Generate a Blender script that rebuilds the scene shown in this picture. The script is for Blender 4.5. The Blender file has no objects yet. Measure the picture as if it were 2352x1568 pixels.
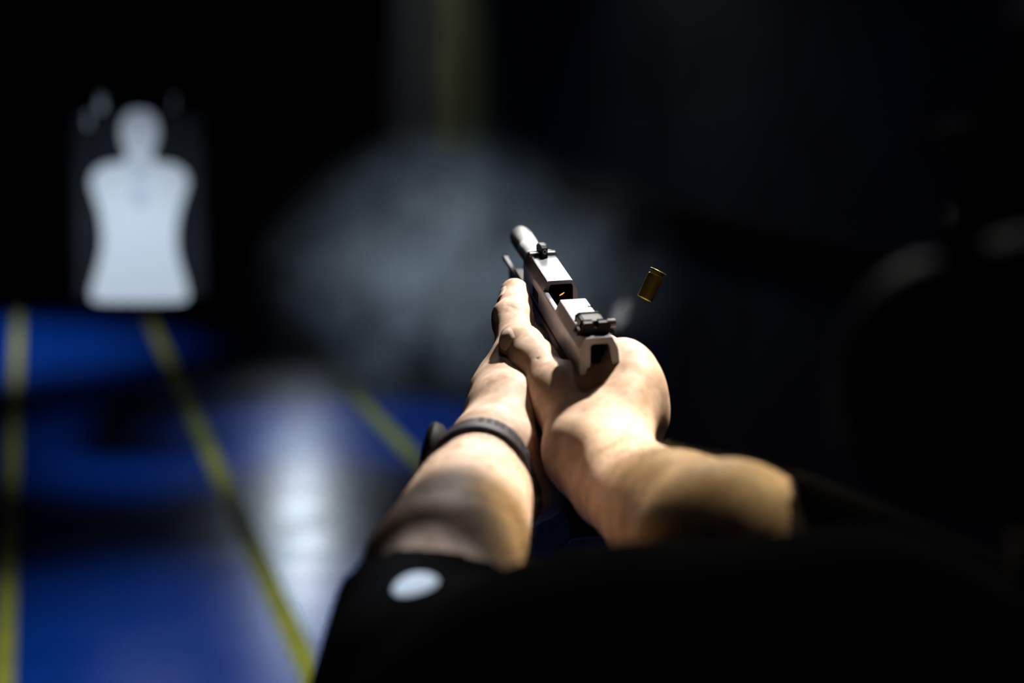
import bpy, bmesh, math, random
import numpy as np
from mathutils import Vector, Matrix
random.seed(4); rng = np.random.default_rng(7)
SC = bpy.context.scene; COL = SC.collection
PI = math.pi

# ------------------------------------------------------------------ camera
FPX = 4000.0                     # focal length in pixels of the 2352 px wide frame
CAM = np.array([0.0, 0.0, 1.75])  # eye height over the range floor
def unit(v):
    v = np.asarray(v, float); return v / np.linalg.norm(v)
_v = unit([(67-1176)/FPX, (784-128)/FPX, -1.0])          # the lane runs to this vanishing point
_w = unit(np.array([0, 1, 0]) - np.dot([0, 1, 0], _v) * _v)
_roll = math.radians(-1.5)
_w = _w*math.cos(_roll) + np.cross(_v, _w)*math.sin(_roll)
_r = np.cross(_v, _w)
R = np.array([_r, _v, _w])                                # camera -> world rotation
cd = bpy.data.cameras.new('camera'); cam = bpy.data.objects.new('camera', cd); COL.objects.link(cam)
cd.sensor_width = 36; cd.lens = FPX/2352*36; cd.clip_start = 0.05; cd.clip_end = 60
cd.dof.use_dof = True; cd.dof.focus_distance = 1.06; cd.dof.aperture_fstop = 3.5; cd.dof.aperture_blades = 9
M4 = Matrix.Identity(4)
for i in range(3):
    for j in range(3): M4[i][j] = R[i][j]
    M4[i][3] = CAM[i]
cam.matrix_world = M4
SC.camera = cam

def C(px, py, z):                # the place at depth z seen at a pixel, as world metres
    p = np.array([(px-1176)/FPX*z, (784-py)/FPX*z, -z]); return R @ p + CAM
def CV(x, y, z):                 # camera-axis vector (z forward) to world direction
    return R @ np.array([x, y, -z])
def onplane(px, py, axis, val):
    d = C(px, py, 1.0) - CAM; t = (val - CAM[axis]) / d[axis]; return CAM + d*t

# ------------------------------------------------------------------ how the pistol is held
g_d = unit([(482-1176)/FPX, (784+537)/FPX, 1.0])                 # barrel axis in camera axes (z forward)
g_r = np.array([1.0, .065, 0]); g_r[2] = -(g_d[0]*g_r[0]+g_d[1]*g_r[1])/g_d[2]; g_r = unit(g_r)
g_u = -np.cross(g_r, g_d)
D, RX, UP = CV(*g_d), CV(*g_r), CV(*g_u)
G0 = C(1376, 775, .961)
def G(x, y, z): return G0 + (RX*x + D*y + UP*z)/1000.0         # millimetres: right, muzzle, up
GT = lambda x, y, z: G(x, y, z)

GC = G(0, 120, 0); UP_G = UP

# ------------------------------------------------------------------ world, lights, exposure
wd = bpy.data.worlds.new('world'); SC.world = wd; wd.use_nodes = True
wd.node_tree.nodes['Background'].inputs[0].default_value = (0.5, 0.6, 0.8, 1)
wd.node_tree.nodes['Background'].inputs[1].default_value = 0.0015
SC.view_settings.view_transform = 'Standard'; SC.view_settings.look = 'None'
SC.view_settings.gamma = 1; SC.view_settings.exposure = 0.0; SC.view_settings.use_curve_mapping = False
SC.cycles.use_denoising = True
SC.cycles.max_bounces = 6; SC.cycles.volume_bounces = 0
SC.cycles.sample_clamp_indirect = 4
SC.cycles.volume_step_rate = 1.0; SC.cycles.volume_max_steps = 128

def spot(name, loc, aim, power, color, angle, blend=0.5, radius=0.03):
    l = bpy.data.lights.new(name, 'SPOT'); l.energy = power; l.color = color
    l.spot_size = math.radians(angle); l.spot_blend = blend; l.shadow_soft_size = radius
    o = bpy.data.objects.new(name, l); COL.objects.link(o); o.location = loc
    o.rotation_euler = (Vector(aim)-Vector(loc)).to_track_quat('-Z', 'Y').to_euler(); return o
def area(name, loc, aim, power, color, sx, sy, spread=180):
    l = bpy.data.lights.new(name, 'AREA'); l.energy = power; l.color = color; l.shape = 'RECTANGLE'
    l.size = sx; l.size_y = sy; l.spread = math.radians(spread)
    o = bpy.data.objects.new(name, l); COL.objects.link(o); o.location = loc
    o.rotation_euler = (Vector(aim)-Vector(loc)).to_track_quat('-Z', 'Y').to_euler(); return o
HANDS = C(1290, 880, 1.0)
AIM_A, AIM_B, AIM_C = C(1188, 838, 1.02), C(1840, 950, .87), C(952, 1362, .70)
spot('lane_and_fill_spot', AIM_A + CV(*unit([.38, .86, .34]))*1.5, AIM_A, 285, (1.0, 0.92, 0.84), 12.2, 0.25, 0.020)
spot('lane_and_fill_spot', AIM_B + CV(*unit([.35, .85, .39]))*2.0, AIM_B, 245, (1.0, 0.79, 0.38), 7.6, 0.3, 0.02)
spot('lane_and_fill_spot', AIM_C + np.array([-0.30, 0.30, 1.40]), AIM_C, 200, (0.85, 0.92, 1.0), 1.7, 0.2, 0.02)  # added narrow beam that lights only the white sleeve mark
spot('lane_and_fill_spot', HANDS + np.array([0.2, 0.5, 1.45]), HANDS, 3.0, (1.0, 0.95, 0.9), 40, 0.8, 0.05)  # added wide fill so the shaded arms stay faintly visible
TGT = onplane(320, 480, 1, 6.9)
spot('target_lamp', (TGT[0]-0.3, 4.6, 2.9), TGT - np.array([0, 0, .28]), 390, (0.74, 0.87, 1.0), 21, 0.6, 0.25)
area('ceiling_and_sheen_light', (2.2, 14.8, 2.42), (0.85, 5.6, 0.0), .32, (0.75, 0.88, 1.0), 0.22, 0.22, 26)
MIR = unit(2*np.dot(UP_G, unit(CAM-GC))*UP_G - unit(CAM-GC))      # where the flat slide top mirrors the ceiling
area('ceiling_and_sheen_light', GC + MIR*2.45, GC, .38, (1.0, 0.95, 0.9), 0.45, 0.6, 24)  # unseen panel added to give the slide top its sheen
spot('wall_fill', (1.3, 6.6, 3.1), (2.55, 6.6, 1.6), 7, (0.9, 0.93, 1.0), 100, 1.0, 0.1)  # added fill that lifts the nearer stretch of right wall
spot('wall_fill', (0.8, 11.4, 3.1), (2.55, 11.4, 1.9), 26, (0.95, 1.0, 0.95), 90, 1.0, 0.1)  # added fill to brighten the olive column and the wall beside it
spot('lane_and_fill_spot', (1.6, 8.0, 3.1), (1.5, 8.1, 0.0), 210, (0.62, 0.85, 1.0), 40, 1.0, 0.15)  # added spot to bring up the blue floor towards the right wall
spot('lane_and_fill_spot', (-0.6, 10.8, 3.1), (-0.6, 10.9, 0.0), 420, (0.8, 0.9, 1.0), 62, 1.0, 0.1)
spot('lane_and_fill_spot', (0.3, 4.6, 3.1), (0.5, 4.9, 0.0), 300, (0.8, 0.9, 1.0), 50, 1.0, 0.1)
spot('lane_and_fill_spot', C(1050, -1500, 2.3), C(1100, 520, 2.2), 290, (0.72, 0.87, 1.0), 44, 0.8, 0.1)  # added spot that makes the smoke before the muzzle show

# ------------------------------------------------------------------ helpers
def mat(name, color, rough=0.5, metal=0.0, spec=0.5, emit=None, estr=0.0, fn=None, sss=0):
    m = bpy.data.materials.new(name); m.use_nodes = True; nt = m.node_tree
    b = nt.nodes['Principled BSDF']
    b.inputs['Base Color'].default_value = (*color, 1); b.inputs['Roughness'].default_value = rough
    b.inputs['Metallic'].default_value = metal; b.inputs['Specular IOR Level'].default_value = spec
    if emit: b.inputs['Emission Color'].default_value = (*emit, 1); b.inputs['Emission Strength'].default_value = estr
    if sss:
        b.inputs['Subsurface Weight'].default_value = sss; b.inputs['Subsurface Radius'].default_value = (1, .4, .2)
        b.inputs['Subsurface Scale'].default_value = 0.004
    if fn: fn(nt, b)
    return m
def noise(nt, scale, detail=3, coord='Object', rough=0.5, vec=(1, 1, 1)):
    tc = nt.nodes.new('ShaderNodeTexCoord'); mp = nt.nodes.new('ShaderNodeMapping'); n = nt.nodes.new('ShaderNodeTexNoise')
    mp.inputs['Scale'].default_value = vec
    n.inputs['Scale'].default_value = scale; n.inputs['Detail'].default_value = detail; n.inputs['Roughness'].default_value = rough
    nt.links.new(tc.outputs[coord], mp.inputs[0]); nt.links.new(mp.outputs[0], n.inputs['Vector']); return n
def ramp(nt, src, stops):
    r = nt.nodes.new('ShaderNodeValToRGB'); e = r.color_ramp.elements
    while len(e) < len(stops): e.new(0.5)
    for k, (p, c) in enumerate(stops): e[k].position = p; e[k].color = (*c, 1)
    nt.links.new(src, r.inputs[0]); return r
def bump(nt, b, src, strength, dist):
    n = nt.nodes.new('ShaderNodeBump'); n.inputs['Strength'].default_value = strength; n.inputs['Distance'].default_value = dist
    nt.links.new(src, n.inputs['Height']); nt.links.new(n.outputs[0], b.inputs['Normal'])
def noisy(c0, c1, scale, lo=.35, hi=.65, bs=0, bd=0.001, detail=3, vec=(1, 1, 1)):
    def f(nt, b):
        n = noise(nt, scale, detail, vec=vec); r = ramp(nt, n.outputs[0], [(lo, c0), (hi, c1)])
        nt.links.new(r.outputs[0], b.inputs['Base Color'])
        if bs: bump(nt, b, n.outputs[0], bs, bd)
    return f
def link(name, me, parent=None, m=None, smooth=False):
    o = bpy.data.objects.new(name, me); COL.objects.link(o)
    if parent is not None: o.parent = parent
    if m: me.materials.append(m)
    if smooth: me.polygons.foreach_set('use_smooth', [True]*len(me.polygons))
    return o
def tag(o, label=None, cat=None, group=None, kind=None):
    if label: o['label'] = label
    if cat: o['category'] = cat
    if group: o['group'] = group
    if kind: o['kind'] = kind
    return o
def thing(name, label, cat, loc=(0, 0, 0), group=None):
    o = bpy.data.objects.new(name, None); COL.objects.link(o); o.location = loc; o.empty_display_size = .05
    return tag(o, label, cat, group)
def finish(bm, name, parent, m, bevel=0, seg=2, smooth=False, T=None, along=False):
    if bevel:
        bmesh.ops.remove_doubles(bm, verts=bm.verts, dist=1e-7)
        es = [e for e in bm.edges if len(e.link_faces) == 2 and e.calc_face_angle(0) > 0.35 and not (along and abs(e.verts[0].co.y-e.verts[1].co.y) < 1e-4)]
        bmesh.ops.bevel(bm, geom=es, offset=bevel, segments=seg, affect='EDGES', clamp_overlap=True)
    if T is not None:
        for v in bm.verts: v.co = Vector(T(*v.co))
    bmesh.ops.recalc_face_normals(bm, faces=bm.faces)
    if parent is not None:
        off = parent_world(parent)
        for v in bm.verts: v.co -= off
    me = bpy.data.meshes.new(name); bm.to_mesh(me); bm.free()
    o = link(name, me, parent, m, smooth)
    if smooth and hasattr(me, 'set_sharp_from_angle'): me.set_sharp_from_angle(angle=0.7)
    return o
def parent_world(o):
    v = Vector((0, 0, 0))
    while o is not None: v += o.location; o = o.parent
    return v
def box(bm, x0, x1, y0, y1, z0, z1):
    vs = [bm.verts.new(p) for p in ((x0,y0,z0),(x1,y0,z0),(x1,y1,z0),(x0,y1,z0),(x0,y0,z1),(x1,y0,z1),(x1,y1,z1),(x0,y1,z1))]
    for f in ((0,3,2,1),(4,5,6,7),(0,1,5,4),(1,2,6,5),(2,3,7,6),(3,0,4,7)): bm.faces.new([vs[i] for i in f])
def prism(bm, prof, a0, a1, axis=1):
    """closed profile swept along an axis (1: profile in x,z; 0: profile in y,z; 2: profile in x,y)"""
    def pt(p, a): return (p[0], a, p[1]) if axis == 1 else ((a, p[0], p[1]) if axis == 0 else (p[0], p[1], a))
    A = [bm.verts.new(pt(p, a0)) for p in prof]; B = [bm.verts.new(pt(p, a1)) for p in prof]; n = len(prof)
    for i in range(n): bm.faces.new([A[i], A[(i+1) % n], B[(i+1) % n], B[i]])
    bm.faces.new(A); bm.faces.new(B[::-1])
def lathe(bm, prof, cx=0, cz=0, n=40):
    """profile of (y, radius) turned about the y axis through (cx, cz)"""
    rows = []
    for (y, r) in prof:
        rows.append([bm.verts.new((cx+r*math.cos(2*PI*k/n), y, cz+r*math.sin(2*PI*k/n))) for k in range(n)])
    for a, b in zip(rows, rows[1:]):
        for k in range(n): bm.faces.new([a[k], a[(k+1) % n], b[(k+1) % n], b[k]])
    bm.faces.new(rows[0]); bm.faces.new(rows[-1][::-1])
def tube(bm, pts, r, n=8, closed=False):
    pts = [Vector(p) for p in pts]; rows = []
    for i, p in enumerate(pts):
        a = pts[i-1] if i > 0 or closed else p; b = pts[(i+1) % len(pts)] if i < len(pts)-1 or closed else p
        t = (b-a).normalized(); ref = Vector((0, 0, 1)) if abs(t.z) < .9 else Vector((1, 0, 0))
        u = t.cross(ref).normalized(); w = t.cross(u)
        rr = r[i] if isinstance(r, (list, tuple)) else r
        rows.append([bm.verts.new(p + u*rr*math.cos(2*PI*k/n) + w*rr*math.sin(2*PI*k/n)) for k in range(n)])
    for a, b in zip(rows, rows[1:] + (rows[:1] if closed else [])):
        for k in range(n): bm.faces.new([a[k], a[(k+1) % n], b[(k+1) % n], b[k]])
    if not closed: bm.faces.new(rows[0][::-1]); bm.faces.new(rows[-1])

# ---- bodies: rounded cones melted together in a distance field, skinned with surface nets
def cone_d(P, a, b, ra, rb, w=None, s=1.0):
    """distance to a rounded cone from a to b; w, s flatten it along the unit direction w"""
    ab = b-a; L2 = float(ab@ab); q = P-a
    t = np.clip((q@ab)/L2, 0, 1) if L2 > 1e-12 else np.zeros(q.shape[:-1])
    e = q - t[..., None]*ab
    if w is not None:
        c = e@w; e = e + (c*(1/s-1))[..., None]*w
    return np.sqrt((e*e).sum(-1)) - (ra + (rb-ra)*t)
def smin(a, b, k):
    if k <= 0: return np.minimum(a, b)
    h = np.maximum(k-np.abs(a-b), 0)/k; return np.minimum(a, b)-h*h*k*0.25
class Body:
    """ops: ('add', a, b, ra, rb, k, w, s) or ('cut', ...) or ('group', Body, k)"""
    def __init__(s): s.ops = []
    def add(s, a, b, ra, rb=None, k=0.006, w=None, sq=1.0): s.ops.append(('add', np.array(a, float), np.array(b, float), ra, ra if rb is None else rb, k, None if w is None else unit(w), sq)); return s
    def cut(s, a, b, ra, rb=None, k=0.003, w=None, sq=1.0): s.ops.append(('cut', np.array(a, float), np.array(b, float), ra, ra if rb is None else rb, k, None if w is None else unit(w), sq)); return s
    def chain(s, pts, rs, k=0.004):
        for i in range(len(pts)-1): s.add(pts[i], pts[i+1], rs[i], rs[i+1], k if i else k)
        return s
    def half(s, p, n): s.ops.append(('half', np.array(p, float), unit(n), 0, 0, 0, None, 1)); return s
    def join(s, other, k): s.ops.append(('group', other, k)); return s
    def at(s, P):
        P = np.asarray(P, float); f = np.full(P.shape[:-1], 9.0)
        for o in s.ops:
            if o[0] == 'group': f = smin(f, o[1].at(P), o[2]); continue
            if o[0] == 'half': f = np.maximum(f, (P-o[1])@o[2]); continue
            d = cone_d(P, o[1], o[2], o[3], o[4], o[6], o[7])
            f = smin(f, d, o[5]) if o[0] == 'add' else -smin(-f, d, o[5])
        return f
    def bounds(s):
        lo = np.full(3, 1e9); hi = -lo
        for o in s.ops:
            if o[0] == 'group': l, h = o[1].bounds(); lo = np.minimum(lo, l); hi = np.maximum(hi, h)
            elif o[0] == 'add':
                r = max(o[3], o[4])*max(1, o[7]); lo = np.minimum(lo, np.minimum(o[1], o[2])-r); hi = np.maximum(hi, np.maximum(o[1], o[2])+r)
        return lo, hi
    def grid(s, ax, far=0.03):
        n = [len(a) for a in ax]; f = np.full(n, far, np.float32)
        for o in s.ops:
            if o[0] == 'group': f = smin(f, o[1].grid(ax, far), o[2]); continue
            if o[0] == 'half':
                P = np.stack(np.meshgrid(*ax, indexing='ij'), -1); f = np.maximum(f, ((P-o[1])@o[2]).astype(np.float32)); continue
            pad = max(o[5], 0.002)+ax[0][1]-ax[0][0]+0.004; r = max(o[3], o[4])*max(1, o[7])+pad
            lo = np.minimum(o[1], o[2])-r; hi = np.maximum(o[1], o[2])+r
            sl = tuple(slice(*np.searchsorted(ax[i], (lo[i], hi[i]))) for i in range(3))
            if any(q.start >= q.stop for q in sl): continue
            P = np.stack(np.meshgrid(*(ax[i][sl[i]] for i in range(3)), indexing='ij'), -1)
            d = cone_d(P, o[1], o[2], o[3], o[4], o[6], o[7]).astype(np.float32)
            f[sl] = smin(f[sl], d, o[5]) if o[0] == 'add' else -smin(-f[sl], d, o[5])
        return f
def nets(f, ax):
    ins = f < 0; n = f.shape; h = ax[0][1]-ax[0][0]
    c = np.zeros((n[0]-1, n[1]-1, n[2]-1), np.int8)
    for i in (0, 1):
        for j in (0, 1):
            for k in (0, 1): c += ins[i:n[0]-1+i, j:n[1]-1+j, k:n[2]-1+k]
    act = np.argwhere((c > 0) & (c < 8)); idx = np.full(c.shape, -1, np.int64); idx[tuple(act.T)] = np.arange(len(act))
    acc = np.zeros((len(act), 3)); cnt = np.zeros(len(act)); corner = [(i, j, k) for i in (0, 1) for j in (0, 1) for k in (0, 1)]
    val = {q: f[act[:, 0]+q[0], act[:, 1]+q[1], act[:, 2]+q[2]].astype(float) for q in corner}
    for a in corner:
        for d in range(3):
            if a[d]: continue
            b = list(a); b[d] = 1; b = tuple(b); va, vb = val[a], val[b]; m = (va < 0) != (vb < 0)
            t = np.where(m, va/np.where(m, va-vb, 1), 0); p = np.tile(np.array(a, float), (len(act), 1)); p[:, d] = t
            acc += p*m[:, None]; cnt += m
    V = (act + acc/cnt[:, None])*h + np.array([a[0] for a in ax]); Q = []
    for d in range(3):
        o1, o2 = [(1, 2), (2, 0), (0, 1)][d]
        A = [slice(None)]*3; B = [slice(None)]*3; A[d] = slice(0, -1); B[d] = slice(1, None)
        s0 = ins[tuple(A)]; s1 = ins[tuple(B)]; e = np.argwhere(s0 != s1)
        e = e[(e[:, o1] > 0) & (e[:, o2] > 0) & (e[:, o1] < n[o1]-1) & (e[:, o2] < n[o2]-1)]
        flip = s0[tuple(e.T)]
        def cell(a, b):
            q = e.copy(); q[:, o1] -= a; q[:, o2] -= b; return idx[tuple(q.T)]
        q = np.stack([cell(1, 1), cell(0, 1), cell(0, 0), cell(1, 0)], 1); q[~flip] = q[~flip][:, ::-1]; Q.append(q)
    Q = np.concatenate(Q); return V, Q
def grow(body, h, lo=None, hi=None, field=None, smooth=2):
    l, u = body.bounds() if body is not None else (lo, hi)
    lo = l if lo is None else np.maximum(lo, l); hi = u if hi is None else np.minimum(hi, u)
    lo = lo-3*h; hi = hi+3*h
    ax = [np.arange(lo[i], hi[i]+h, h) for i in range(3)]
    f = body.grid(ax) if field is None else field(ax)
    V, Q = nets(f, ax)
    for _ in range(smooth):                                # light relaxing of the skin
        S = np.zeros_like(V); N = np.zeros(len(V))
        for a in range(4):
            np.add.at(S, Q[:, a], V[Q[:, (a+1) % 4]]+V[Q[:, a-1]]); np.add.at(N, Q[:, a], 2)
        V = V*0.5 + S/np.maximum(N, 1)[:, None]*0.5
    return V, Q
def mesh_np(name, parts, parent, m):
    off = np.array(parent_world(parent)) if parent is not None else np.zeros(3); Vs, Qs, o = [], [], 0
    for V, Q in parts: Vs.append(V-off); Qs.append(Q+o); o += len(V)
    V = np.concatenate(Vs).astype(np.float32); Q = np.concatenate(Qs).astype(np.int32)
    me = bpy.data.meshes.new(name); me.vertices.add(len(V)); me.vertices.foreach_set('co', V.ravel())
    me.loops.add(Q.size); me.loops.foreach_set('vertex_index', Q.ravel())
    me.polygons.add(len(Q)); me.polygons.foreach_set('loop_start', np.arange(0, Q.size, 4, dtype=np.int32))
    me.polygons.foreach_set('use_smooth', np.ones(len(Q), bool)); me.update(calc_edges=True); me.validate()
    return link(name, me, parent, m)

# ------------------------------------------------------------------ the room
XW, YB = 2.55, 15.2
def floor_fn(nt, b):
    n = noise(nt, 1.3, 4); r = ramp(nt, n.outputs[0], [(.3, (.0006, .028, .22)), (.7, (.0008, .040, .28))])
    nt.links.new(r.outputs[0], b.inputs['Base Color'])
    n2 = noise(nt, 3.2, 4); r2 = ramp(nt, n2.outputs[0], [(.3, (.22,)*3), (.75, (.30,)*3)])
    nt.links.new(r2.outputs[0], b.inputs['Roughness']); bump(nt, b, n2.outputs[0], .05, .02)
m_floor = mat('blue_floor', (.002, .02, .13), .3, spec=.5, fn=floor_fn)
m_wall = mat('grey_wall', (.06, .06, .06), .85, spec=.2, fn=noisy((.07, .07, .072), (.11, .11, .11), 2.2))
m_dark = mat('black_wall', (.004, .004, .005), .9)
m_ceil = mat('ceiling_black', (.01, .01, .01), .9)
def slab(name, x0, x1, y0, y1, z0, z1, m):
    bm = bmesh.new(); box(bm, x0, x1, y0, y1, z0, z1); return tag(finish(bm, name, None, m), kind='structure')
XL = -3.5; YF = -1.6
slab('floor', XL, XW, YF, YB, -.1, 0, m_floor)
slab('wall_right', XW, XW+.15, YF, YB+.15, -.1, 3.2, m_wall)
slab('wall_back', XL-.15, XW, YB, YB+.15, -.1, 3.2, m_dark)
slab('wall_left', XL-.15, XL, YF, YB, -.1, 3.2, m_dark)
slab('wall_front', XL-.15, XW+.15, YF-.15, YF, -.1, 3.2, m_dark)
slab('ceiling', XL-.15, XW+.15, YF-.15, YB+.15, 3.2, 3.3, m_ceil)
# dark protective rail along the right wall and the painted columns on it
def wall_at(px, py): return onplane(px, py, 0, XW)
ra, rb_ = wall_at(1050, 400), wall_at(1760, 556)
m_rail = mat('rail_black', (.003, .003, .005), .9, spec=.1)
bm = bmesh.new(); zr = (ra[2]+rb_[2])/2
prism(bm, [(XW-.05, zr-.07), (XW-.05, zr+.05), (XW-.03, zr+.07), (XW, zr+.07), (XW, zr-.07)], YF+.05, YB-.02, 1)
tag(finish(bm, 'trim_1', None, m_rail, bevel=.006), kind='structure')
m_yel = mat('olive_paint', (.16, .15, .02), .7, fn=noisy((.19, .20, .08), (.27, .28, .11), 3))
yc0, yc1 = wall_at(1145, 200)[1], wall_at(1015, 200)[1]
bm = bmesh.new(); prism(bm, [(XW-.03, yc0), (XW-.03, yc1), (XW, yc1), (XW, yc0)], 0.0, 3.2, 2)
tag(finish(bm, 'trim_2', None, m_yel, bevel=.01), kind='structure')
y0, y1 = wall_at(880, 200)[1], wall_at(815, 200)[1]
bm = bmesh.new(); prism(bm, [(XW-.02, y0), (XW-.02, y1), (XW, y1), (XW, y0)], 0.0, 3.2, 2)
tag(finish(bm, 'trim_3', None, m_rail, bevel=.01), kind='structure')
# lane lines on the floor
m_line = mat('yellow_tape', (.50, .47, .035), .6, spec=.2, fn=noisy((.24, .23, .012), (.36, .34, .03), 5))
for (a, b, wdt, lab) in (((46, 640), (8, 1560), .058, 'yellow lane line on the blue floor, leftmost of the three, running past the white target'),
                         ((352, 760), (728, 1560), .075, 'yellow lane line on the blue floor starting under the white target, middle of the three'),
                         ((560, 640), (955, 1058), .075, 'dimmer yellow lane line on the blue floor, nearest the right wall')):
    p, q = onplane(*a, 2, 0), onplane(*b, 2, 0); X = (p[0]+q[0])/2
    bm = bmesh.new(); box(bm, X-wdt/2, X+wdt/2, YF+.1, YB-1.0, .0005, .003)
    tag(finish(bm, 'lane_line', None, m_line), lab, 'floor marking', 'yellow lane lines')

# ------------------------------------------------------------------ the target
YT = 6.9
def T_(px, py): p = onplane(px, py, 1, YT); return p[0], p[2]
tx, tz = T_(322, 705)
tg = thing('shooting_target', 'white human silhouette target on a dark grey board hanging over the blue floor', 'target', (tx, YT, 0))
m_board = mat('board_grey', (.01, .011, .015), .85, spec=.2, fn=noisy((.007, .008, .011), (.012, .014, .018), 4))
m_paper = mat('white_paper', (.80, .82, .85), .75)
m_clip = mat('clip_steel', (.8, .85, .88), .4, .1)
m_cable = mat('cable_black', (.01, .01, .01), .5)
x0, _ = T_(174, 690); x1, _ = T_(474, 690); _, z1 = T_(322, 256); _, z0 = T_(322, 682)
bm = bmesh.new(); box(bm, x0, x1, YT, YT+.012, z0, z1); finish(bm, 'backing_board', tg, m_board, bevel=.004)
half = [(0, 250), (26, 256), (40, 275), (45, 302), (39, 332), (28, 352), (34, 374), (68, 374), (95, 384), (110, 402), (113, 422), (103, 452), (90, 492), (84, 540), (87, 582), (98, 622), (109, 658), (112, 682), (104, 691), (80, 694), (0, 694)]
def smooth_poly(ps, it=2):
    for _ in range(it):
        o = []
        for i in range(len(ps)):
            a, b = ps[i], ps[(i+1) % len(ps)]
            o += [(a[0]*.75+b[0]*.25, a[1]*.75+b[1]*.25), (a[0]*.25+b[0]*.75, a[1]*.25+b[1]*.75)]
        ps = o
    return ps
ps = [(-a, b) for a, b in half[1:-1]][::-1]; ps = half[:-1] + [(-a, b) for a, b in half[1:-1]][::-1]
ps = smooth_poly(ps)
prof = [T_(320+a, b) for a, b in ps]
bm = bmesh.new(); prism(bm, [(p[0], p[1]) for p in prof], YT-.006, YT-.001, 1); finish(bm, 'silhouette_sheet', tg, m_paper)
m_ring = mat('print_grey', (.56, .60, .68), .8)
for (cx, cy, rx, ry) in ((320, 392, 17, 17), (320, 452, 19, 22)):
    bm = bmesh.new(); q = [T_(cx+rx*math.cos(2*PI*k/28), cy+ry*math.sin(2*PI*k/28)) for k in range(28)]
    prism(bm, q, YT-.0075, YT-.006, 1); o = finish(bm, 'printed_ring', tg, m_ring); o['label'] = 'faint grey scoring mark'
for (cx, cy, s) in ((232, 240, 1.0), (202, 282, .6), (398, 244, .35)):
    X, Z = T_(cx, cy); bm = bmesh.new()
    box(bm, X-.012*s, X+.012*s, YT-.022, YT+.02, Z-.022*s, Z+.016*s)
    tube(bm, [(X-.01*s, YT-.02, Z+.018), (X-.006, YT-.035, Z+.035), (X+.006, YT-.035, Z+.035), (X+.01*s, YT-.02, Z+.018)], .003)
    finish(bm, 'clip', tg, m_clip, bevel=.002)
for cx in (232, 398):
    X, Z = T_(cx, 240); bm = bmesh.new(); tube(bm, [(X, YT+.006, Z-.03), (X, YT+.006, 3.15)], .003)
    finish(bm, 'hanging_cable', tg, m_cable)
bm = bmesh.new(); box(bm, tx-.3, tx+.3, YT-.03, YT+.04, 3.13, 3.2); finish(bm, 'carrier', tg, m_cable, bevel=.006)

# ------------------------------------------------------------------ gun frame of reference
def steel_fn(nt, b):
    n = noise(nt, 90, 3); r = ramp(nt, n.outputs[0], [(.3, (.34,)*3), (.7, (.44,)*3)]); nt.links.new(r.outputs[0], b.inputs['Roughness'])
m_slide = mat('slide_steel', (.20, .21, .245), .35, .3, fn=steel_fn)
m_bar = mat('barrel_steel', (.5, .5, .5), .5, .0, fn=noisy((.60, .62, .66), (.80, .82, .86), 60))
m_frame = mat('frame_dark', (.15, .13, .13), .45, .2, spec=.3)
m_black = mat('black_steel', (.005, .005, .007), .45, .0, spec=.2)
m_poly = mat('black_polymer', (.012, .012, .014), .55)
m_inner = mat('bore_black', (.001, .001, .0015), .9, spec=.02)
m_steel2 = mat('lever_steel', (.34, .36, .28), .4, .2)
gun = thing('pistol', 'grey steel pistol firing, slide half open, gripped in both hands', 'pistol', G(0, 60, -70))
# slide: rear hood, left wall of the port, front hood
def outer(): return [(-7.6, 0), (7.6, 0), (10.9, -7), (10.9, -23), (8.0, -23), (8.0, -4.0), (6.8, -2.4), (-5.8, -2.4), (-7.0, -4.0), (-7.2, -23), (-10.9, -23), (-10.9, -7)]
bm = bmesh.new()
rear = [(-7.6, 0), (7.6, 0), (10.9, -7), (11.3, -11), (12.0, -21), (12.2, -24.5), (10.6, -24), (7.8, -18.5), (6.0, -5), (5.2, -3.6), (-3.6, -3.6), (-4.8, -5), (-5.0, -17), (-7.0, -17.4), (-7.2, -23), (-10.9, -23), (-10.9, -7)]
prism(bm, rear, 0, 74, 1)
prism(bm, [(-10.9, -7.0), (-10.4, -6.0), (-7.9, -6.0), (-7.9, -23), (-10.9, -23)], 74, 114, 1)
prism(bm, [(10.9, -17), (7.6, -17), (7.6, -23), (10.9, -23)], 73.5, 114.5, 1)
prism(bm, outer(), 114, 181, 1)
prism(bm, [(-7.6, 0), (7.6, 0), (10.9, -7), (10.9, -23), (-10.9, -23), (-10.9, -7)], 180.8, 185, 1)
slide = finish(bm, 'slide', gun, m_slide, bevel=.3, seg=2, T=GT, along=True)
bm = bmesh.new()                                             # marks milled into the left flat
for k in range(9): box(bm, -11.0, -10.8, 130+k*2.4, 131.2+k*2.4, -19.5, -12.5)
o = finish(bm, 'milled_marks', slide, m_inner, T=GT); o['label'] = 'row of fine dark milled marks'
bm = bmesh.new(); box(bm, 5.5, 8.4, 57, 58.4, -1.6, .15); o = finish(bm, 'top_notch', slide, m_inner, T=GT)
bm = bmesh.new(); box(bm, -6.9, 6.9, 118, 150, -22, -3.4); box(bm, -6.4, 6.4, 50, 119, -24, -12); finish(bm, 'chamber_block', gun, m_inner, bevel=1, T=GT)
bm = bmesh.new(); box(bm, -4.6, 5.6, 12, 40, -26, -5); box(bm, -3.4, 2.4, 5.0, 14, -17, -9); finish(bm, 'hammer', gun, m_inner, bevel=1, T=GT)
bm = bmesh.new(); lathe(bm, [(150, 6.6), (196, 6.6), (200, 6.9), (214, 7.4), (226, 7.6), (227.5, 7.2), (230, 7.2), (231.5, 7.7), (256, 7.9), (261.5, 7.3), (262.5, 6.0), (262.5, 4.6), (246, 4.4)], 0, -10.5, 48)
finish(bm, 'barrel', gun, m_bar, smooth=True, T=GT)
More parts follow.
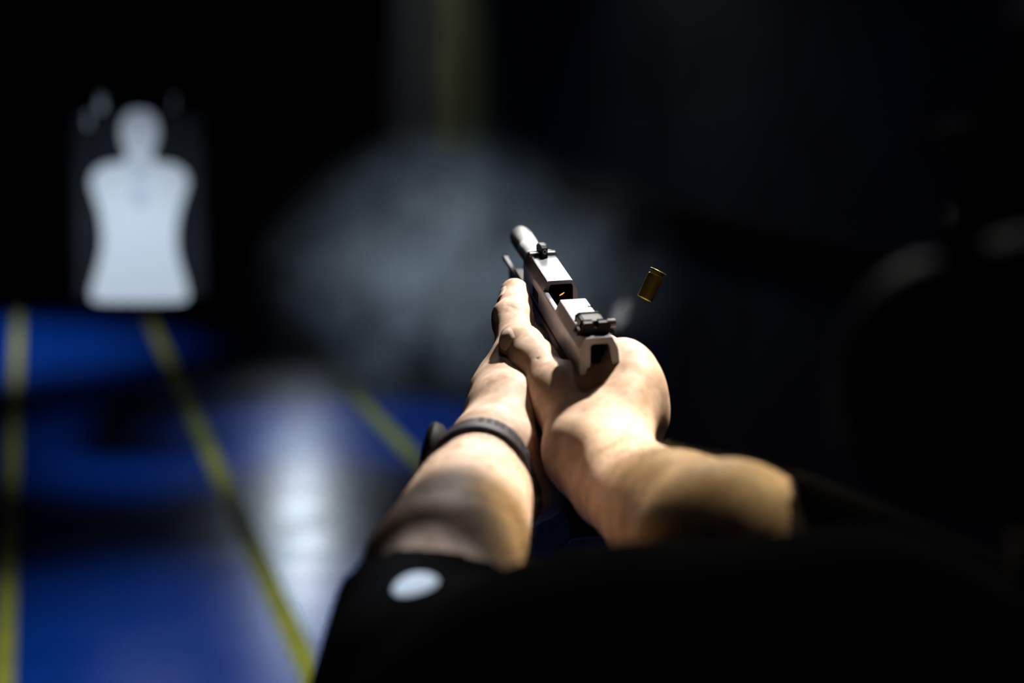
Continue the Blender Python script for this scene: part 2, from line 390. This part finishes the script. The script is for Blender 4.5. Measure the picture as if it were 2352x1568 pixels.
bm = bmesh.new(); lathe(bm, [(184, 3.4), (210, 3.4), (211, 4.6), (219, 4.6), (220, 3.0)], -1, -20.5, 24); finish(bm, 'recoil_rod', gun, m_black, smooth=True, T=GT)
# sights
bm = bmesh.new(); prism(bm, [(-9.0, .0), (-8.2, 1.7), (8.2, 1.7), (9.0, .0)], 171.5, 176.5, 1)
fs = finish(bm, 'front_sight', gun, m_slide, bevel=.4, T=GT)
bm = bmesh.new(); prism(bm, [(166, 0), (166, 6.4), (170, 7.4), (180, 6.4), (188, 2.6), (188, 0)], -1.9, 1.9, 0)
finish(bm, 'sight_blade', fs, m_black, bevel=.3, T=GT)
bm = bmesh.new(); m_dot = mat('sight_white', (.85, .87, .8), .5)
tube(bm, [(1.0*math.cos(2*PI*k/20), 165.9, 4.1+1.35*math.sin(2*PI*k/20)) for k in range(20)], .28, 6, True)
finish(bm, 'sight_ring', fs, m_dot, T=GT)
bm = bmesh.new()
prism(bm, [(-10.6, -.8), (-9.4, 1.9), (9.4, 2.0), (10.4, -.6)], 8.5, 17, 1)
rs = finish(bm, 'rear_sight', gun, m_black, bevel=.4, T=GT)
bm = bmesh.new()
prism(bm, [(-7.6, 1.6), (-7.8, 4.4), (-6.6, 6.0), (-1.9, 6.0), (-1.6, 3.0), (1.6, 3.0), (1.9, 6.0), (6.6, 6.0), (7.8, 4.4), (7.6, 1.6)], 6.5, 13, 1)
prism(bm, [(-7.5, 1), (-7.2, 4.2), (-5.5, 5.4), (5.5, 5.4), (7.0, 4.2), (7.5, 1)], 12, 29, 1)
finish(bm, 'sight_leaf', rs, m_black, bevel=.6, T=GT)
bm = bmesh.new(); v = bmesh.ops.create_cone(bm, cap_ends=True, segments=20, radius1=2.4, radius2=2.4, depth=5, matrix=Matrix.Translation((11.0, 19, 1.8)) @ Matrix.Rotation(PI/2, 4, 'Y'))
finish(bm, 'windage_screw', rs, m_frame, bevel=.3, T=GT)
# frame
bm = bmesh.new()
prism(bm, [(-11.9, -23.6), (-9.5, -23.6), (-9.0, -27.6), (-11.9, -27.2)], 2, 262, 1)
prism(bm, [(11.9, -23.6), (9.5, -23.6), (9.0, -27.6), (11.9, -27.2)], 30, 262, 1)
prism(bm, [(-9.5, -25), (9.5, -25), (9.5, -38), (7, -41), (-7, -41), (-9.5, -38)], 25, 183, 1)
prism(bm, [(4, -25), (30, -24), (60, -24), (60, -45), (33, -40), (14, -30)], -6.5, 6.5, 0)
finish(bm, 'frame', gun, m_frame, bevel=.5, T=GT)
bm = bmesh.new(); prism(bm, [(200, -30), (254, -32), (256, -35), (250, -41), (200, -45)], -9.2, 9.2, 0); finish(bm, 'dust_cover', gun, m_poly, bevel=1.2, T=GT)
bm = bmesh.new()
prism(bm, [(33, -36), (90, -36), (86, -52), (64, -113), (6, -113), (24, -60)], -14.5, 14.5, 0); finish(bm, 'grip', gun, m_poly, bevel=4, seg=4, T=GT)
bm = bmesh.new(); prism(bm, [(2, -112), (70, -112), (70, -119), (64, -124), (6, -124), (0, -120)], -17, 17, 0)
finish(bm, 'magazine_base', gun, m_black, bevel=1.6, seg=3, T=GT)
bm = bmesh.new(); tube(bm, [(0, 90, -38), (0, 90, -58), (0, 97, -66), (0, 118, -67), (0, 134, -62), (0, 140, -50), (0, 140, -38)], 3.6, 10); finish(bm, 'trigger_guard', gun, m_frame, smooth=True, T=GT)
bm = bmesh.new(); tube(bm, [(0, 112, -40), (0, 110, -50), (0, 114, -60)], [2.6, 2.4, 1.8], 10); finish(bm, 'trigger', gun, m_black, smooth=True, T=GT)
bm = bmesh.new(); prism(bm, [(96, -27.5), (116, -27.5), (121, -31), (117, -36), (106, -35), (98, -31.5)], -17.0, -11.4, 0)
sl = finish(bm, 'slide_stop_lever', gun, m_steel2, bevel=.5, T=GT)
bm = bmesh.new(); bmesh.ops.create_uvsphere(bm, u_segments=12, v_segments=8, radius=1.2, matrix=Matrix.Translation((-15.6, 92, -30))); finish(bm, 'pin', sl, m_bar, smooth=True, T=GT)
# burning powder fleck in the open port
m_spark = mat('spark', (1, .5, .1), .5, emit=(1, .30, .03), estr=1.6)
bm = bmesh.new(); p = G(0, 118, -7.5); tube(bm, [G(-1.2, 110, -8.4), G(.3, 110, -7.6), G(1.8, 110, -6.6)], [.0003, .00045, .00025], 8)
tag(finish(bm, 'powder_spark', None, m_spark, smooth=True), 'tiny orange spark glowing in the open ejection port of the pistol', 'spark')

# spent case in the air
m_brass_shaded = mat('brass', (.26, .22, .04), .35, .8)  # darker copy of the brass, shade on the case body put into its colour
m_brass_lit = mat('brass_lit_rim', (.80, .70, .16), .22, .9)  # lighter copy of the brass, bright light on the rim painted in
ca, cb = C(1480, 686, 1.03), C(1512, 622, 1.03); ax_ = unit(cb-ca); e1 = unit(np.cross(ax_, CV(0, 0, 1))); e2 = np.cross(ax_, e1)
CT = lambda x, y, z: ca + (e1*x + ax_*y + e2*z)/1000
case = thing('cartridge_case', 'small spent brass cartridge case flying through the air right of the pistol', 'cartridge case', ca)
L = np.linalg.norm(cb-ca)*1000
bm = bmesh.new(); lathe(bm, [(.5, 3.9), (0, 4.4), (.2, 4.75), (L*.5, 4.85), (L-3.2, 4.95), (L-2.4, 4.2), (L-1.6, 4.2)], 0, 0, 32)
finish(bm, 'case_wall', case, m_brass_shaded, smooth=True, T=CT)
bm = bmesh.new(); lathe(bm, [(L-1.6, 4.2), (L-1.4, 5.3), (L-.2, 5.3), (L, 5.0), (L, 2.4), (L-.3, 2.3)], 0, 0, 32)
finish(bm, 'case_rim', case, m_brass_lit, smooth=True, T=CT)

# ------------------------------------------------------------------ the shooter
def skin_fn(nt, b):
    n = noise(nt, 70, 3); r = ramp(nt, n.outputs[0], [(.34, (.50, .34, .24)), (.60, (.76, .56, .44))])
    nt.links.new(r.outputs[0], b.inputs['Base Color'])
    n3 = noise(nt, 190, 2); r3 = ramp(nt, n3.outputs[0], [(.40, (.62, .55, .48)), (.55, (1, 1, 1))])
    mx = nt.nodes.new('ShaderNodeMix'); mx.data_type = 'RGBA'; mx.blend_type = 'MULTIPLY'; mx.inputs[0].default_value = .30
    nt.links.new(r.outputs[0], mx.inputs[6]); nt.links.new(r3.outputs[0], mx.inputs[7]); nt.links.new(mx.outputs[2], b.inputs['Base Color'])
    n2 = noise(nt, 420, 3); bump(nt, b, n2.outputs[0], .12, .0006)
m_skin = mat('skin', (.6, .38, .25), .6, spec=.25, fn=skin_fn, sss=.12)
m_nail = mat('nail', (.78, .60, .50), .35, spec=.5)
m_shirt = mat('black_cotton', (.002, .002, .002), 1.0, spec=.02, fn=noisy((.0012, .0012, .0014), (.0035, .0035, .0038), 14, bs=.4, bd=.01))
m_trous = mat('trousers', (.003, .003, .003), .9, spec=.1)
m_hair = mat('hair_dark', (.01, .007, .005), .6)
m_rub = mat('rubber', (.015, .013, .020), .55, spec=.25)
HD = C(3060, 820, .47)                                            # centre of the head
pf = unit(np.array([math.sin(math.radians(7)), math.cos(math.radians(7)), 0])); pr = np.array([pf[1], -pf[0], 0]); pu = np.array([0, 0, 1.0])
def P_(r, f, u): return HD + pr*r + pf*f + pu*u

# right arm and hand
RA = Body(); RAW1, RAW2 = C(1462, 1088, .915), C(1402, 1128, .925); REL = C(1676, 1275, .74)
RA.add(RAW1, C(1690, 1256, .75), .0185, .029, .01); RA.add(RAW2, C(1650, 1285, .75), .0185, .030, .02)
RA.add(C(1560, 1195, .83), C(1670, 1265, .76), .026, .030, .02)
RA.add(REL, P_(.19, .07, -.25), .036, .05, .02)
wr = (RAW1+RAW2)/2
rmcp = [G(20, 31, -27), G(18, 37, -47), G(20, 32, -68), G(21, 22, -87)]
rc = [RAW1*.75+RAW2*.25, (RAW1+RAW2)/2, RAW1*.3+RAW2*.7, RAW2]
for a, b, r1, r2 in zip(rc, rmcp, (.0158, .0165, .017, .016), (.0112, .0112, .011, .0105)): RA.add(a, b, r1, r2, .009)
thM, thI, thT = C(1284, 908, .985), C(1226, 832, 1.010), C(1188, 780, 1.030)
thC = C(1345, 1040, .945)
RA.add(wr, thC, .020, .0185, .015); RA.add(thC, thM, .0185, .0140, .014)
RA.add(thC, G(22, 0, -30), .015, .013, .02); RA.add(thM, G(20, 20, -27), .0105, .012, .022)
RA.add(G(-6, 6, -45), G(24, 6, -52), .016, .016, .02)
th = Body(); th.add(thM, thI, .0142, .0134, .004); th.add(thI, C(1198, 795, 1.024), .0134, .0128, .005); th.add(C(1198, 795, 1.024), thT, .0128, .0106, .004)
RA.join(th, .008)
def finger(body, pts, rs, k=.006):
    f = Body(); f.chain(pts, rs, .002); body.join(f, k)
finger(RA, [rmcp[0], G(17, 60, -29), G(18, 92, -35), G(12, 112, -40)], (.0118, .0098, .0088, .0072))
finger(RA, [rmcp[1], G(26, 78, -53), G(6, 98, -54), G(-14, 88, -54)], (.0125, .0100, .0092, .0075))
finger(RA, [rmcp[2], G(27, 72, -73), G(6, 92, -74), G(-14, 82, -73)], (.0115, .0096, .0088, .0072))
finger(RA, [rmcp[3], G(26, 62, -91), G(6, 80, -92), G(-13, 72, -91)], (.0105, .0086, .0078, .0066))
# creases over the thumb joints
for t in (-.004, .0, .0035):
    q = thI + unit(thM-thI)*(t+.002); w_ = CV(.55, .2, -.8); n_ = unit(np.cross(unit(thM-thI), CV(0, 0, 1)))
    top = q - CV(0, -.3, 1)*.0126
    RA.cut(top + n_*.006, top - n_*.006, .0003, .0003, .0010)

# left arm and hand
LA = Body(); LEL = C(1015, 1325, .76); LW = C(1133, 1005, .955)
LA.add(C(1114, 1042, .955), C(1016, 1285, .78), .0210, .0275, .01); LA.add(C(1100, 1105, .945), C(1022, 1330, .77), .0218, .0275, .012)
LA.add(C(1075, 1150, .88), LEL, .025, .031, .014)
LA.add(C(1145, 1130, .90), C(1098, 1240, .82), .016, .021, .012)
LA.add(LEL, P_(-.19, .09, -.25), .033, .05, .01)
lm = [C(1162, 888, 1.065), C(1164, 958, 1.075), C(1170, 1025, 1.075), C(1184, 1085, 1.06)]
for b, r1, r2 in zip(lm, (.0165, .0175, .0175, .016), (.0132, .0132, .0125, .011)): LA.add(C(1135, 1030, .965), b, r1, r2, .012)
LA.add(C(1178, 1120, .97), C(1228, 1060, 1.03), .022, .019, .012); LA.add(C(1178, 1130, .96), C(1235, 1130, 1.01), .018, .017, .012)
ltC, ltM, ltI, ltT = C(1165, 945, .995), C(1186, 830, 1.035), C(1181, 735, 1.075), C(1182, 672, 1.105)
LA.add(C(1135, 1020, .965), ltC, .0195, .017, .012); LA.add(ltC, ltM, .0175, .0145, .012); LA.add(ltC, lm[0], .016, .014, .02)
LA.add(C(1136, 905, 1.02), C(1156, 860, 1.05), .013, .012, .012)
th = Body(); th.add(ltM, ltI, .0135, .0118, .004); th.add(ltI, C(1183, 705, 1.09), .0118, .0108, .004); th.add(C(1183, 705, 1.09), ltT, .0106, .0094, .003)
th.add(C(1158, 720, 1.075), C(1162, 745, 1.07), .0058, .0066, .008)
LA.join(th, .006)
for k, (z, y) in enumerate(((-56, 0), (-76, -6), (-95, -13), (-112, -22))):
    r0 = (.0135, .013, .0125, .011)[k]
    finger(LA, [lm[k], G(-24, 120+y, z), G(8, 118+y, z-2), G(33, 100+y, z-2)], (r0, .0102-.0005*k, .0092-.0005*k, .0074-.0004*k))
LA.cut(C(1166, 700, 1.066), C(1190, 716, 1.062), .0005, .0005, .0012)
LA.cut(C(1158, 712, 1.062), C(1178, 722, 1.058), .0005, .0005, .0012)

person = thing('person', 'person in black shirt and cap aiming a pistol with both outstretched hands', 'person', (P_(0, 0, 0)[0], P_(0, 0, 0)[1], 0))
CUT = .70
parts = []
lo, hi = RA.bounds(); parts.append(grow(RA, .0016, hi=np.maximum(hi, lo)+0, lo=np.array([lo[0], C(1700, 1250, .70)[1]-.08, lo[2]])))
lo, hi = LA.bounds(); parts.append(grow(LA, .0016, lo=np.array([lo[0], C(1000, 1300, .72)[1]-.08, lo[2]])))
# head, neck, trunk, legs
B = Body()
B.add(P_(0, -.02, .035), P_(0, .015, .03), .088, .082, .02, pr, .86); B.add(P_(0, .045, -.01), P_(0, .055, -.075), .062, .042, .04, pr, .95)
B.add(P_(0, .088, .01), P_(0, .110, -.025), .008, .013, .014); B.add(P_(-.045, .02, -.06), P_(0, .07, -.095), .03, .025, .03); B.add(P_(.045, .02, -.06), P_(0, .07, -.095), .03, .025, .03)
B.add(P_(-.025, .092, -.052), P_(.025, .092, -.052), .007, .007, .008); B.cut(P_(-.022, .101, -.052), P_(.022, .101, -.052), .0015, .0015, .003)
for s in (-1, 1):
    B.add(P_(.082*s, -.01, .01), P_(.086*s, -.005, -.03), .014, .010, .006, pr, .5)
    B.cut(P_(.03*s, .098, .018), P_(.036*s, .096, .018), .014, .014, .012); B.add(P_(.031*s, .082, .016), P_(.032*s, .082, .016), .012, .012, .002)
B.add(P_(0, -.01, -.06), P_(0, -.03, -.20), .056, .062, .03)
B.add(P_(-.13, 0, -.27), P_(.13, 0, -.27), .06, .06, .05); B.add(P_(0, 0, -.32), P_(0, 0, -.68), .115, .10, .08, pf, .72)
B.add(P_(0, 0, -.7), P_(0, -.01, -.85), .115, .13, .06, pf, .8)
FZ = -HD[2]
for s in (-1, 1):
    B.add(P_(.09*s, 0, -.85), P_(.13*s, .02+.06*s, -1.25), .085, .05, .04); B.add(P_(.13*s, .02+.06*s, -1.25), P_(.15*s, -.03+.09*s, FZ+.09), .05, .035, .03)
    B.add(P_(.15*s, -.03+.09*s, FZ+.07), P_(.15*s, .13+.09*s, FZ+.04), .036, .028, .03)
B.add(P_(-.16, .02, -.25), P_(-.19, .09, -.25), .058, .05, .05); B.add(P_(.16, .02, -.25), P_(.19, .07, -.25), .058, .05, .05)
B.add(P_(-.19, .09, -.25), LEL, .048, .036, .03); B.add(P_(.19, .07, -.25), REL, .048, .034, .03)
parts.append(grow(B, .0045))
body_o = mesh_np('body', parts, person, m_skin)
# short dark hairs on both forearms
def arm_hair(arm, a, b, n, seed):
    g = np.random.default_rng(seed); bm = bmesh.new(); ax_ = unit(b-a)
    e = unit(np.cross(ax_, [0, 0, 1])); f_ = np.cross(e, ax_)
    t = g.uniform(0, 1, n); th_ = g.uniform(0, 2*PI, n)
    c_ = a + (b-a)*t[:, None]; dr_ = e*np.cos(th_)[:, None] + f_*np.sin(th_)[:, None]; L_ = np.full(n, .005)
    for _ in range(50): L_ = L_ + np.maximum(-arm.at(c_+dr_*L_[:, None]), 0)*.8
    lay = unit(ax_*1.0)
    for i in range(n):
        p = c_[i]+dr_[i]*(L_[i]-.0004); h_ = g.uniform(.005, .011); w_ = unit(lay*g.uniform(.6, 1.3) + dr_[i]*g.uniform(.25, .7) + e*g.uniform(-.5, .5))
        s_ = unit(np.cross(w_, dr_[i]))*.00006; q = p + w_*h_*.5 + dr_[i]*.0006; z_ = p + w_*h_
        v = [bm.verts.new(x) for x in (p-s_, p+s_, q+s_*.8, q-s_*.8, z_)]
        bm.faces.new(v[:4]); bm.faces.new((v[3], v[2], v[4]))
    return bm
for arm, a, b, n, sd in ((RA, RAW1, C(1700, 1265, .74), 2600, 5), (LA, C(1112, 1060, .945), C(1020, 1310, .77), 2600, 6)):
    h_ = finish(arm_hair(arm, a, b, n, sd), 'arm_hair', person, m_hair); h_['kind'] = 'stuff'

# nails
def nail(body, c, along, out, L_, W_):
    a = unit(along); o_ = unit(out - np.dot(out, a)*a); s_ = np.cross(a, o_); bm = bmesh.new(); g = {}
    N = 12; P = np.zeros((N+1, N+1, 3))
    for i in range(N+1):
        for j in range(N+1):
            u, v = i/N*2-1, j/N*2-1; q = max(abs(u), abs(v)); l = math.hypot(u, v); f_ = (q/l)**.55 if l > 0 else 1
            P[i, j] = c + a*u*f_*L_ + s_*v*f_*W_ + o_*.02
    for _ in range(24): P = P - o_*(body.at(P)*.8)[..., None]
    for i in range(N+1):
        for j in range(N+1): g[i, j] = bm.verts.new(P[i, j] + o_*(.0005 if 0 < i < N and 0 < j < N else -.0003))
    for i in range(N):
        for j in range(N): bm.faces.new([g[i, j], g[i+1, j], g[i+1, j+1], g[i, j+1]])
    return finish(bm, 'nail', person, m_nail, smooth=True)
nail(LA, C(1160, 682, 1.094), ltT-ltI, CV(-.85, .12, -.5), .0080, .0055)
nail(RA, C(1172, 780, 1.018), thT-thI, CV(-.75, .05, -.65), .0080, .0062)

# shirt
S = Body(); wc_ = C(1110, 1050, .93)
sl_ = Body(); sl_.add(P_(-.24, .09, -.25), C(1005, 1340, .76), .07, .041, .03); sl_.half(C(1010, 1330, .735), CV(.12, .75, .65)); S.join(sl_, .02)
sl_ = Body(); sl_.add(P_(.19, .07, -.25), C(1672, 1248, .74), .066, .041, .03); sl_.half(C(1845, 1160, .72), CV(-.9, -.38, .1)); S.join(sl_, .02)
S.add(C(1330, 1740, .655), C(1950, 1690, .63), .066, .075, .03); S.add(C(1400, 1800, .62), P_(0, .04, -.32), .07, .12, .05)
S.add(P_(-.15, 0, -.25), P_(.15, 0, -.25), .082, .082, .06); S.add(P_(0, .01, -.30), P_(0, .01, -.72), .155, .15, .08, pf, .78)
S.add(P_(0, .0, -.70), P_(0, -.01, -.84), .16, .165, .05, pf, .8); S.add(P_(0, -.02, -.15), P_(0, -.02, -.22), .066, .085, .04)
S.add(P_(-.10, .10, -.24), P_(.10, .10, -.24), .09, .09, .07)
for i in range(9):                                                 # folds
    a = rng.uniform(0, 1); sx = -1 if i % 2 else 1
    p = P_(sx*.12+rng.uniform(-.05, .05), .13, -.2-.05*i); S.add(p, p+pr*rng.uniform(-.12, .12)+pu*rng.uniform(-.1, -.03), .02, .012, .03)
S.cut(LEL-unit(wc_-LEL)*.01, wc_, .0385, .045, .003)
S.cut(REL-unit(wr-REL)*.01, wr, .0365, .045, .003)
shirt = mesh_np('shirt', [grow(S, .0042, smooth=3)], person, m_shirt)
Tb = Body()
Tb.add(P_(0, 0, -.80), P_(0, -.01, -.88), .145, .15, .05, pf, .85)
for s in (-1, 1):
    Tb.add(P_(.09*s, 0, -.87), P_(.13*s, .02+.06*s, -1.25), .105, .078, .04); Tb.add(P_(.13*s, .02+.06*s, -1.25), P_(.15*s, -.03+.09*s, FZ+.12), .078, .068, .03)
mesh_np('trousers', [grow(Tb, .007)], person, m_trous)
for s in (-1, 1):
    b_ = Body(); b_.add(P_(.15*s, -.05+.09*s, FZ+.045), P_(.15*s, .15+.09*s, FZ+.04), .045, .038, .02, pu, .95); b_.add(P_(.15*s, -.04+.09*s, FZ+.05), P_(.15*s, -.02+.09*s, FZ+.12), .046, .05, .02)
    mesh_np('shoe', [grow(b_, .005)], person, m_rub)
# cap
K = Body(); K.add(P_(0, -.02, .055), P_(0, .015, .05), .101, .095, .02, pr, .88)
K.add(P_(-.035, .09, .055), P_(.035, .09, .055), .045, .045, .02, pu, .16); K.add(P_(-.02, .13, .048), P_(.02, .13, .048), .04, .04, .02, pu, .14)
K.cut(P_(0, -.02, .0), P_(0, .015, .0), .096, .090, .004, pr, .88); K.cut(P_(0, -.1, -.06), P_(0, .05, -.06), .075, .075, .004)
mesh_np('cap', [grow(K, .0035)], person, m_shirt)
# round white mark printed on the left sleeve
m_logo = mat('white_print', (.74, .82, .92), .6)
lc = C(955, 1345, .70)
dirv = unit(CAM-lc)
t = 0.0; q0 = C(955, 1345, .60)
for i in range(400):                                               # first point of the sleeve seen there
    q = C(955, 1345, .50+.0008*i)
    if S.at(q) < 0: break
gr = np.array([S.at(q+np.eye(3)[i]*.002)-S.at(q-np.eye(3)[i]*.002) for i in range(3)]); nrm = unit(gr)
ea = unit(CV(.84, .54, 0) - np.dot(CV(.84, .54, 0), nrm)*nrm); eb = np.cross(nrm, ea)
LOGO_Z = float(-(R.T@(q-CAM))[2])
bm = bmesh.new(); rows = []
for j in range(7):
    rr = j/6; row = []
    for k in range(36):
        a = 2*PI*k/36; p = q + ea*rr*.0092*math.cos(a) + eb*rr*.0080*math.sin(a); p = p - nrm*S.at(p) + nrm*.0006; row.append(bm.verts.new(p))
        if j == 0: break
    rows.append(row)
for k in range(36): bm.faces.new([rows[0][0], rows[1][k], rows[1][(k+1) % 36]])
for j in range(1, 6):
    for k in range(36): bm.faces.new([rows[j][k], rows[j+1][k], rows[j+1][(k+1) % 36], rows[j][(k+1) % 36]])
bmesh.ops.solidify(bm, geom=bm.faces[:], thickness=-.0004)
off = parent_world(person)
o = finish(bm, 'sleeve_emblem', shirt, m_logo, smooth=True); o['label'] = 'round white mark on the black sleeve'

# ear defenders and glasses
em = thing('ear_defenders', 'black ear defenders worn over the cap of the shooter', 'ear defenders', P_(0, 0, .13))
m_muff = mat('muff_plastic', (.0015, .002, .003), .6, spec=.05)
for s in (-1, 1):
    E_ = Body(); E_.add(P_(.088*s, -.005, -.005), P_(.112*s, -.005, -.005), .034, .028, .006, pu, 1.2); o = mesh_np('ear_cup', [grow(E_, .0025)], em, m_muff)
bm = bmesh.new(); tube(bm, [P_(.112*math.cos(a), -.012, .02+.125*math.sin(a)) for a in np.linspace(0, PI, 24)], .006, 10); finish(bm, 'headband', em, m_muff, smooth=True)
gl = thing('safety_glasses', 'dark wraparound safety glasses on the face of the shooter', 'glasses', P_(0, .09, .015))
m_lens = mat('smoked_lens', (.006, .008, .012), .15, spec=.4)
for s in (-1, 1):
    bm = bmesh.new(); rows = []
    for i in range(9):
        a = i/8*1.25; row = []
        for j in range(7): row.append(bm.verts.new(P_(s*(.004+.078*math.sin(a)), .118-.055*(1-math.cos(a)), .038-.007*j)))
        rows.append(row)
    for a_, b_ in zip(rows, rows[1:]):
        for j in range(6): bm.faces.new([a_[j], b_[j], b_[j+1], a_[j+1]])
    bmesh.ops.solidify(bm, geom=bm.faces[:], thickness=.002); finish(bm, 'lens', gl, m_lens, smooth=True)
    bm = bmesh.new(); tube(bm, [P_(.077*s, .083, .03), P_(.087*s, .04, .025), P_(.09*s, -.02, .012)], .0028, 8); finish(bm, 'temple', gl, m_muff, smooth=True)

# ------------------------------------------------------------------ wristwatch
wc = C(1098, 1078, .930); wax = unit(C(1025, 1275, .775)-C(1107, 1070, .95))      # along the forearm, to the elbow
wax = unit(wax + CV(0.0, -.12, 0)*1.0)
watch = thing('wristwatch', 'black wristwatch with a perforated rubber strap on the left wrist of the shooter', 'watch', wc)
def strap_field(ax):
    P = np.stack(np.meshgrid(*ax, indexing='ij'), -1); d = LA.at(P)
    s_ = (P-wc)@wax
    f = np.maximum(np.abs(d-.0019)-.0016, np.abs(s_)-.0115)
    return f.astype(np.float32)
def surf(ang, s=0.0, lift=0.0):
    e = unit(np.cross(wax, CV(1, 0, 0))); g = np.cross(wax, e); dr = e*math.cos(ang)+g*math.sin(ang); t = .005
    for _ in range(60):
        p = wc+wax*s+dr*t; d = float(LA.at(p))
        if d > -1e-5: break
        t += max(-d, .0002)*.8
    return wc+wax*s+dr*(t+lift), dr
r_ = .045
V, Q = grow(None, .0009, lo=wc-r_, hi=wc+r_, field=strap_field, smooth=2)
strap = mesh_np('strap', [(V, Q)], watch, m_rub)
m_hole = mat('strap_slot', (.001, .001, .001), .8)
best = []
for a in np.linspace(0, 2*PI, 200, endpoint=False):
    p, dr = surf(a); c_ = R.T@(p-CAM); best.append((a, 1176-FPX*c_[0]/c_[2], 784+FPX*c_[1]/c_[2], p, dr, -c_[2]))
if __name__ == '__main__':
    for k in range(0, 200, 10): print('STRAP', round(best[k][0], 2), int(best[k][1]), int(best[k][2]), round(best[k][5], 3))
def ang_for(px, py):
    return min((b for b in best if (b[4]@(wc-CAM)) < .02), key=lambda b: (b[1]-px)**2+(b[2]-py)**2)[0]
for (px, py) in ((1105, 948), (1125, 950), (1143, 955), (1160, 964), (1176, 978), (1190, 996), (1200, 1016), (1208, 1036)):
    a = ang_for(px, py+8); p, dr = surf(a, -.0030, .0036); tg_ = unit(np.cross(wax, dr)); bm = bmesh.new()
    box(bm, -1, 1, -1, 1, -1, 1); finish(bm, 'slot', strap, m_hole, bevel=.2, T=lambda x, y, z: p + tg_*x*.0015 + wax*y*.0036 + dr*z*.0006)
a = ang_for(945, 1180); p, dr = surf(a, -.002, .000); bm = bmesh.new(); m_case = mat('watch_case', (.003, .003, .004), .6, 0, spec=.1)
e1_ = unit(np.cross(dr, wax)); WT = lambda x, y, z: p + e1_*x/1000 + wax*z/1000 + dr*y/1000
lathe(bm, [(-3, 16), (0, 19), (4, 20), (6, 19), (7.5, 17), (7.5, 15.8), (7.0, 15.4)], 0, 0, 40); cs = finish(bm, 'watch_case', watch, m_case, smooth=True, T=WT)
bm = bmesh.new(); lathe(bm, [(6.6, 15.6), (7.2, 15.4), (7.3, 8)], 0, 0, 40); finish(bm, 'dial_glass', cs, m_lens, smooth=True, T=WT)
bm = bmesh.new(); bmesh.ops.create_cone(bm, cap_ends=True, segments=16, radius1=2.4, radius2=2.4, depth=4, matrix=Matrix.Translation((-22, 4.5, 0)) @ Matrix.Rotation(PI/2, 4, 'Y')); finish(bm, 'crown', cs, m_case, bevel=.3, T=WT)

# ------------------------------------------------------------------ gun smoke
def smoke_mat(name, dens, scale, lo, hi, soft=1.0):
    m = bpy.data.materials.new(name); m.use_nodes = True; nt = m.node_tree; nt.nodes.clear()
    out = nt.nodes.new('ShaderNodeOutputMaterial'); pv = nt.nodes.new('ShaderNodeVolumePrincipled')
    pv.inputs['Color'].default_value = (.78, .86, .95, 1); pv.inputs['Anisotropy'].default_value = .1
    n = noise(nt, scale, 3, 'Object'); r = nt.nodes.new('ShaderNodeMapRange'); r.inputs[1].default_value = lo; r.inputs[2].default_value = hi
    nt.links.new(n.outputs[0], r.inputs[0])
    tc = nt.nodes.new('ShaderNodeTexCoord'); ln = nt.nodes.new('ShaderNodeVectorMath'); ln.operation = 'LENGTH'; nt.links.new(tc.outputs['Object'], ln.inputs[0])
    fa = nt.nodes.new('ShaderNodeMapRange'); fa.inputs[1].default_value = 1.0; fa.inputs[2].default_value = -.1; fa.interpolation_type = 'SMOOTHSTEP'
    nt.links.new(ln.outputs['Value'], fa.inputs[0])
    mu = nt.nodes.new('ShaderNodeMath'); mu.operation = 'MULTIPLY'; nt.links.new(r.outputs[0], mu.inputs[0]); nt.links.new(fa.outputs[0], mu.inputs[1])
    m2 = nt.nodes.new('ShaderNodeMath'); m2.operation = 'MULTIPLY'; m2.inputs[1].default_value = dens; nt.links.new(mu.outputs[0], m2.inputs[0])
    nt.links.new(m2.outputs[0], pv.inputs['Density']); nt.links.new(pv.outputs[0], out.inputs['Volume']); return m
def smoke(c, sx, sy, sz, rot, dens, scale, lo, hi, label):
    bm = bmesh.new(); bmesh.ops.create_icosphere(bm, subdivisions=3, radius=1.0)
    me = bpy.data.meshes.new('smoke_cloud'); bm.to_mesh(me); bm.free()
    o = link('smoke_cloud', me, None, smoke_mat('smoke', dens, scale, lo, hi)); 
    o.matrix_world = Matrix.Translation(Vector(c)) @ M4.to_3x3().to_4x4() @ Matrix.Rotation(math.radians(rot), 4, 'Z') @ Matrix.Diagonal((sx, sy, sz, 1))
    tag(o, label, 'smoke', 'gun smoke'); o['kind'] = 'stuff'; return o
z = 2.3; k = z/FPX
smoke(C(1000, 635, z), 470*k, 380*k, .20, 10, 1.7, 1.9, .36, .68, 'wide grey cloud of gun smoke drifting before the muzzle of the pistol')
smoke(C(985, 545, z*1.3), 320*k, 150*k, .12, 12, 3.0, 1.7, .34, .68, 'brighter core of the gun smoke left of the muzzle of the pistol')
smoke(C(1200, 330, z*1.6), 420*k, 370*k, .20, 20, 1.8, 1.6, .38, .66, 'faint wisp of smoke rising above the pistol in front of the wall')
smoke(C(1320, 620, z*.75), 230*k, 220*k, .14, 0, 3.2, 1.5, .38, .66, 'pale puff of smoke behind the ejected cartridge case')
smoke(C(1424, 722, 1.10), .010, .016, .012, -30, 22, 1.2, .3, .6, 'tiny bluish smoke puff leaking beside the rear sight of the pistol')
